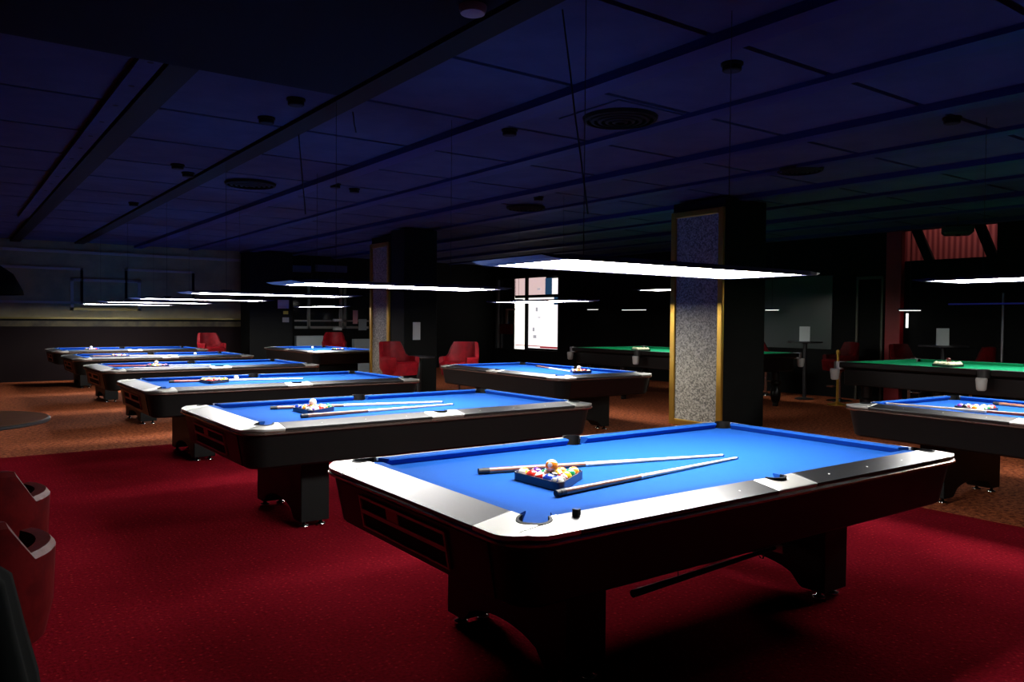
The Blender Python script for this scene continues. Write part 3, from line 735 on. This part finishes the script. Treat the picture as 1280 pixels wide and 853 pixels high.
# lamp reflections in the right wall's glass, built as added glowing pendants
def lamp_reflection(u0, u1, v, x, label, m=M_small):
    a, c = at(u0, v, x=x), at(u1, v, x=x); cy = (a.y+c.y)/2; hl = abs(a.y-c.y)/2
    t = empty('pendant_shape', (x, cy, a.z)); tag(t, label, 'lamp', 'lamp reflections along the right wall')
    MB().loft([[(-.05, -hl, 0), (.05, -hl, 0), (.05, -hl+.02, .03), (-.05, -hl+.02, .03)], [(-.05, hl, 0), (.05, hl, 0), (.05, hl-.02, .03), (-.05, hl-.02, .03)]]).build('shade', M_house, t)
    MB().box(-.04, .04, -hl+.02, hl-.02, -.012, .0).build('glow_bar', m, t)
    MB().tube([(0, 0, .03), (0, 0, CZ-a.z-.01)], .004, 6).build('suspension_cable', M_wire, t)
lamp_reflection(735, 747, 387, 13.3, 'small dim lamp reflection left of the longer one, far left of the column'); lamp_reflection(778, 807, 387.5, 13.0, 'small dim lamp reflection just left of the mosaic column')
lamp_reflection(957, 973, 387.5, 13.2, 'small dim lamp reflection just right of the mosaic column'); lamp_reflection(1124, 1151, 388, 12.9, 'small lamp reflection above the red chair beside the red pillar')
a = at(1135, 392, x=13.5); c = at(1135, 410, x=13.5)  # white line under that reflection, added as a glowing bar
tag(MB().box(13.46, 13.49, a.y-.015, a.y+.015, c.z, a.z).build('glow_bar', M_small), 'short vertical glow bar beneath the lamp reflection near the red pillar', 'glow bar')
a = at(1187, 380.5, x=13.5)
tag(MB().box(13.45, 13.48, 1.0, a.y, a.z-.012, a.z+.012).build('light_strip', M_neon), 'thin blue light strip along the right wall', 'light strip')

# ------------------------------------------------------------------ tub chairs
def tub_chair(m, bar=True, ring=True, sc=1.0):
    """open side towards +X; back towards -X"""
    t = empty('bar_chair' if bar else 'tub_chair')
    zb = .56 if bar else .34
    def path(a, hx, hy):  # U outline, a from -150..150 deg around the back
        return (-hx*math.cos(R(a)), hy*math.sin(R(a)))
    rin, rout = [], []
    N = 28; rings = []
    for i in range(N+1):
        a = -128 + 256*i/N
        s = abs(a); hb, ha, sa_, sb_ = (.50, .27, 44, 72) if bar else (.44, .31, 34, 56); top = zb+hb if s < sa_ else (zb+ha if s > sb_ else zb+hb-(hb-ha)*(.5-.5*math.cos(PI*(s-sa_)/(sb_-sa_))))
        ox, oy = path(a, .31, .30); ix, iy = path(a, .25, .245); bx2, by2 = path(a, .27, .265)
        if s > 90: k = 1.0; ox = ox
        kb = .92 if bar else 1.05
        rings.append([(bx2*kb, by2*kb, zb), (ox, oy, zb+.10), (ox*1.03, oy*1.03, top-.02), (ox*.98, oy*.98, top), (ix*1.02, iy*1.02, top), (ix, iy, top-.03), (ix*.96, iy*.96, zb+.04)])
    MB().loft(rings).build('shell', m, t, 'angle')
    MB().loft([[(x*1.0+.02, y, z) for x, y, z in rrect(.235, .225, .14, zb-.01)], [(x+.02, y, z) for x, y, z in rrect(.25, .235, .15, zb+.10)], [(x+.03, y, z) for x, y, z in rrect(.25, .235, .15, zb+.17)], [(x+.03, y, z) for x, y, z in rrect(.22, .21, .13, zb+.195)]]).build('seat_cushion', m, t, 'angle')
    MB().lathe([(.22, 0), (.225, .012), (.20, .022), (.05, .04), (.03, .06)], (0, 0), 28).build('base', M_chrome if bar else M_rubber, t, 'angle')
    MB().lathe([(.028, .04), (.028, zb-.05), (.10, zb-.02), (.10, zb)], (0, 0), 16).build('pedestal', M_chrome if bar else M_rubber, t, 'angle')
    if bar: 
        MB().tube([(.03, 0, .28), (.20, -.12, .27), (.24, 0, .27), (.20, .12, .27), (.03, 0, .28)], .01, 8).build('foot_ring', M_chrome, t, 'angle')
    return t
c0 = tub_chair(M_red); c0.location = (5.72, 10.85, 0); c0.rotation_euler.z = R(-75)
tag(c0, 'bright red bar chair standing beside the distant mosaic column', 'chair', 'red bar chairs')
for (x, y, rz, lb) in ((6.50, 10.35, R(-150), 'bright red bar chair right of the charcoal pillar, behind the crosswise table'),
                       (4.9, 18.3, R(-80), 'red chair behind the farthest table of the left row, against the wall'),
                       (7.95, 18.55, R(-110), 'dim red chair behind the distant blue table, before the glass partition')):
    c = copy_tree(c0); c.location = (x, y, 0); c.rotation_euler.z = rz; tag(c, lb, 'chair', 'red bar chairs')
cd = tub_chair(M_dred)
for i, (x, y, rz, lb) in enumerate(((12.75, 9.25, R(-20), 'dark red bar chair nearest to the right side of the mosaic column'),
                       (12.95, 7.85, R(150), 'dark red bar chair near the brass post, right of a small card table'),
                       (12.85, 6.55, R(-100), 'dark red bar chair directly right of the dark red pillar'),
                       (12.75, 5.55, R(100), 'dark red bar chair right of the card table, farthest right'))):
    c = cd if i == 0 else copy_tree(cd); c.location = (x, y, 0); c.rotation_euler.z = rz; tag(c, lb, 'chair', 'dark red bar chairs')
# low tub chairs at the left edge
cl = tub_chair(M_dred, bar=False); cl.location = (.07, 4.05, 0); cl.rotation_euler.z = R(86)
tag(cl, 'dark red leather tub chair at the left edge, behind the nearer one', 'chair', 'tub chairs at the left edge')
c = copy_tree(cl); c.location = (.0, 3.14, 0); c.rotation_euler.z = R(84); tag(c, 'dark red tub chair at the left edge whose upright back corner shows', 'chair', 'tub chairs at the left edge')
c = copy_tree(cl); c.location = (-.12, 5.52, 0); c.rotation_euler.z = R(80); tag(c, 'tub chair under the round table, only its pale arm showing at the left edge', 'chair', 'tub chairs at the left edge')

def round_table(x, y, r, h, label, top=M_wood, bar=False):
    t = empty('round_table', (x, y, 0)); tag(t, label, 'table')
    MB().lathe([(r-.006, h-.026), (r, h-.020), (r, h-.006), (r-.006, h-.002)], (0, 0), 48).build('edge_band', M_edge, t, 'angle')
    MB().lathe([(r-.012, h-.022), (r-.012, h)], (0, 0), 48).build('table_top', top, t, 'angle')
    MB().lathe([(.035, .03), (.035, h-.05), (.09, h-.022)], (0, 0), 20).build('pedestal', M_edge, t, 'angle')
    MB().lathe([(r*.55, 0), (r*.55, .012), (r*.5, .022), (.05, .04)], (0, 0), 32).build('base', M_edge, t, 'angle')
round_table(.03, 6.35, .57, .72, 'round brown table with a black edge, cut off by the left edge')
t = empty('pendant_shape', (.03, 6.35, 1.56)); tag(t, 'large unlit black dome lamp hanging over the round table at the left edge', 'lamp')
MB().lathe([(.42, 0), (.415, .03), (.36, .14), (.24, .23), (.10, .28), (.03, .29), (.02, .285), (.09, .272), (.23, .22), (.35, .13), (.405, .02), (.412, 0)], (0, 0), 40).build('shade', M_fabric, t, 'angle')
MB().tube([(0, 0, .285), (0, 0, CZ-1.56-.01)], .004, 6).build('suspension_cable', M_wire, t)
round_table(6.35, 11.35, .26, .80, 'small dark table between the two bright red bar chairs', M_edge)
round_table(12.75, 8.42, .30, 1.06, 'small dark bar table with a card, left of the dark red pillar', M_edge)
round_table(12.85, 6.02, .36, 1.06, 'small dark bar table with a card, right of the dark red pillar', M_edge)
round_table(-.50, 11.6, .60, .70, 'dark round table at the far left, only its edge in view', M_wood)
def card(x, y, z, label):
    o = MB().loft([[(-.09, -.035, 0), (-.09, -.030, 0), (.09, -.030, 0), (.09, -.035, 0)], [(-.09, -.003, .27), (-.09, .002, .27), (.09, .002, .27), (.09, -.003, .27)]]).loft([[(-.09, .035, 0), (-.09, .030, 0), (.09, .030, 0), (.09, .035, 0)], [(-.09, .003, .27), (-.09, -.002, .27), (.09, -.002, .27), (.09, .003, .27)]]).build('menu_card', M_card)
    o.location = (x, y, z); o.rotation_euler.z = R(-58); tag(o, label, 'card', 'standing cards on the bar tables')
card(12.73, 8.42, 1.061, 'pale standing card on the bar table just right of the mosaic column')
card(12.82, 6.02, 1.061, 'pale standing card on the bar table right of the dark red pillar')

# black cloth in the near left corner
sk = MB(); rings = []
for z, r_ in ((.0, .23), (.25, .22), (.48, .195), (.62, .165), (.75, .14), (.80, .09)):
    rings.append([(r_*(1+.07*math.sin(7*2*PI*i/36))*math.cos(2*PI*i/36), r_*(1+.07*math.sin(7*2*PI*i/36))*math.sin(2*PI*i/36), z) for i in range(36)])
o = sk.loft(rings).build('draped_cloth', M_fabric, None, True); o.location = (-.01, 2.36, 0)
tag(o, 'black cloth flaring down to the floor in the bottom left corner', 'cloth')

# brass crowd-control post
t = empty('barrier_post', (12.35, 7.52, 0)); tag(t, 'brass barrier post standing between the two green tables', 'post')
MB().lathe([(.16, 0), (.16, .015), (.05, .04), (.022, .06)], (0, 0), 28).build('base', M_gold, t, 'angle')
MB().lathe([(.022, .05), (.022, .88)], (0, 0), 16).build('pole', M_gold, t, 'angle')
MB().lathe([(.03, .87), (.035, .90), (.03, .93), (.01, .95)], (0, 0), 16).build('finial', M_gold, t, 'angle')

# ------------------------------------------------------------------ ceiling fittings
def vent(u, v, r, label, sq=True):
    p = at(u, v, z=CZ); t = empty('ceiling_vent', (p.x, p.y, CZ)); tag(t, label, 'vent', 'round ceiling vents')
    if sq: MB().box(-r*1.15, r*1.15, -r*1.15, r*1.15, -.012, .0).build('plate', M_ceil, t)
    for k in range(5):
        r0 = r*(1-.19*k); MB().lathe([(r0, -.013), (r0-.01, -.04-.004*k), (r0-.035, -.045-.004*k), (r0-.03, -.013)], (0, 0), 36).build('ring', M_beam, t, 'angle')
vent(775, 145, .30, 'large round ceiling vent with a square plate, in front of the column'); vent(313, 228, .30, 'dark round ceiling vent above the second table of the left row', False)
vent(657, 258, .28, 'round ceiling vent above the bright window', False)
vent(1000, 210, .24, 'round ceiling vent right of the mosaic column', False)
for i, (u, v, lb) in enumerate(((370, 127, 'nearest to the front soffit'), (333, 150, 'second from the front soffit'), (222, 208, 'left one of the middle pair'), (235, 218, 'right one of the middle pair'), (167, 255, 'farthest left'),
                     (637, 165, 'left of the large round vent'), (419, 232, 'above the second table'), (443, 238, 'right neighbour of the one above the second table'), (673, 248, 'near the far round vent'), (915, 83, 'right of the large round vent'), (1190, 150, 'at the right edge'))):
    p = at(u, v, z=CZ-.02); t = empty('ceiling_spotlight', (p.x, p.y, CZ)); tag(t, 'small dark ceiling spotlight, %s' % lb, 'spotlight', 'small ceiling spotlights')
    MB().lathe([(.055, -.050), (.06, -.046), (.06, -.02), (.070, -.015), (.070, 0)], (0, 0), 20).build('body', M_beam, t, 'angle')
    MB().lathe([(.045, -.052), (.045, -.049)], (0, 0), 16).build('lens', M_recess, t)
t = empty('smoke_detector', (*at(591, 8, z=2.70).xy, 2.70)); tag(t, 'pale round detector on the dark soffit at the top of the photo', 'detector')
MB().lathe([(.03, -.035), (.05, -.03), (.058, -.01), (.058, 0)], (0, 0), 24).build('body', M_mold, t, 'angle')
# slack cables from the ceiling
for (u0, v0, u1, v1, y, lb) in ((703, 12, 735, 268, 2.9, 'thin black cable hanging in front of the column, nearest the camera'), (373, 165, 382, 268, 6.4, 'thin black cable hanging over the second table'), (441, 140, 445, 166, 5.0, 'short loose cable hanging from the ceiling beam')):
    p = at(u0, v0, z=CZ-.01); k = .55; e = at(u1, v1, y=p.y)
    mid = p.lerp(e, .5) + Vector((.0, 0, -.02)); tag(MB().tube([p, p.lerp(e, .25), mid, p.lerp(e, .75), e], .0045, 6).build('hanging_cable', M_wire), lb, 'cable', 'loose ceiling cables')
# projector hanging at the right
p = at(1197, 286, x=12.6)
t = empty('projector', (p.x, p.y, p.z)); t.rotation_euler.z = R(-60); tag(t, 'black projector hanging before the high red opening', 'projector')
MB().loft([rrect(.17, .13, .03, -.10), rrect(.21, .16, .04, -.06), rrect(.21, .16, .04, .02), rrect(.17, .12, .03, .05)]).build('body', M_rubber, t, 'angle')
MB().tube([(0, 0, .04), (0, 0, CZ-p.z)], .012, 8).build('bracket', M_rubber, t)
MB().lathe([(.03, -.125), (.035, -.12), (.035, -.09)], (.0, -.09), 16).build('lens', M_glassd, t, 'angle')

# ------------------------------------------------------------------ world and view
w = bpy.data.worlds.new('world'); SC.world = w; w.use_nodes = True
w.node_tree.nodes['Background'].inputs[0].default_value = (.6, .6, 1, 1); w.node_tree.nodes['Background'].inputs[1].default_value = .0
SC.view_settings.view_transform = 'Standard'; SC.view_settings.look = 'None'; SC.view_settings.exposure = 0; SC.view_settings.gamma = 1
SC.view_settings.use_curve_mapping = False
SC.cycles.diffuse_bounces = 6; SC.cycles.max_bounces = 10; SC.cycles.sample_clamp_indirect = 6
SC.cycles.use_denoising = True
SC.cycles.caustics_reflective = False; SC.cycles.caustics_refractive = False
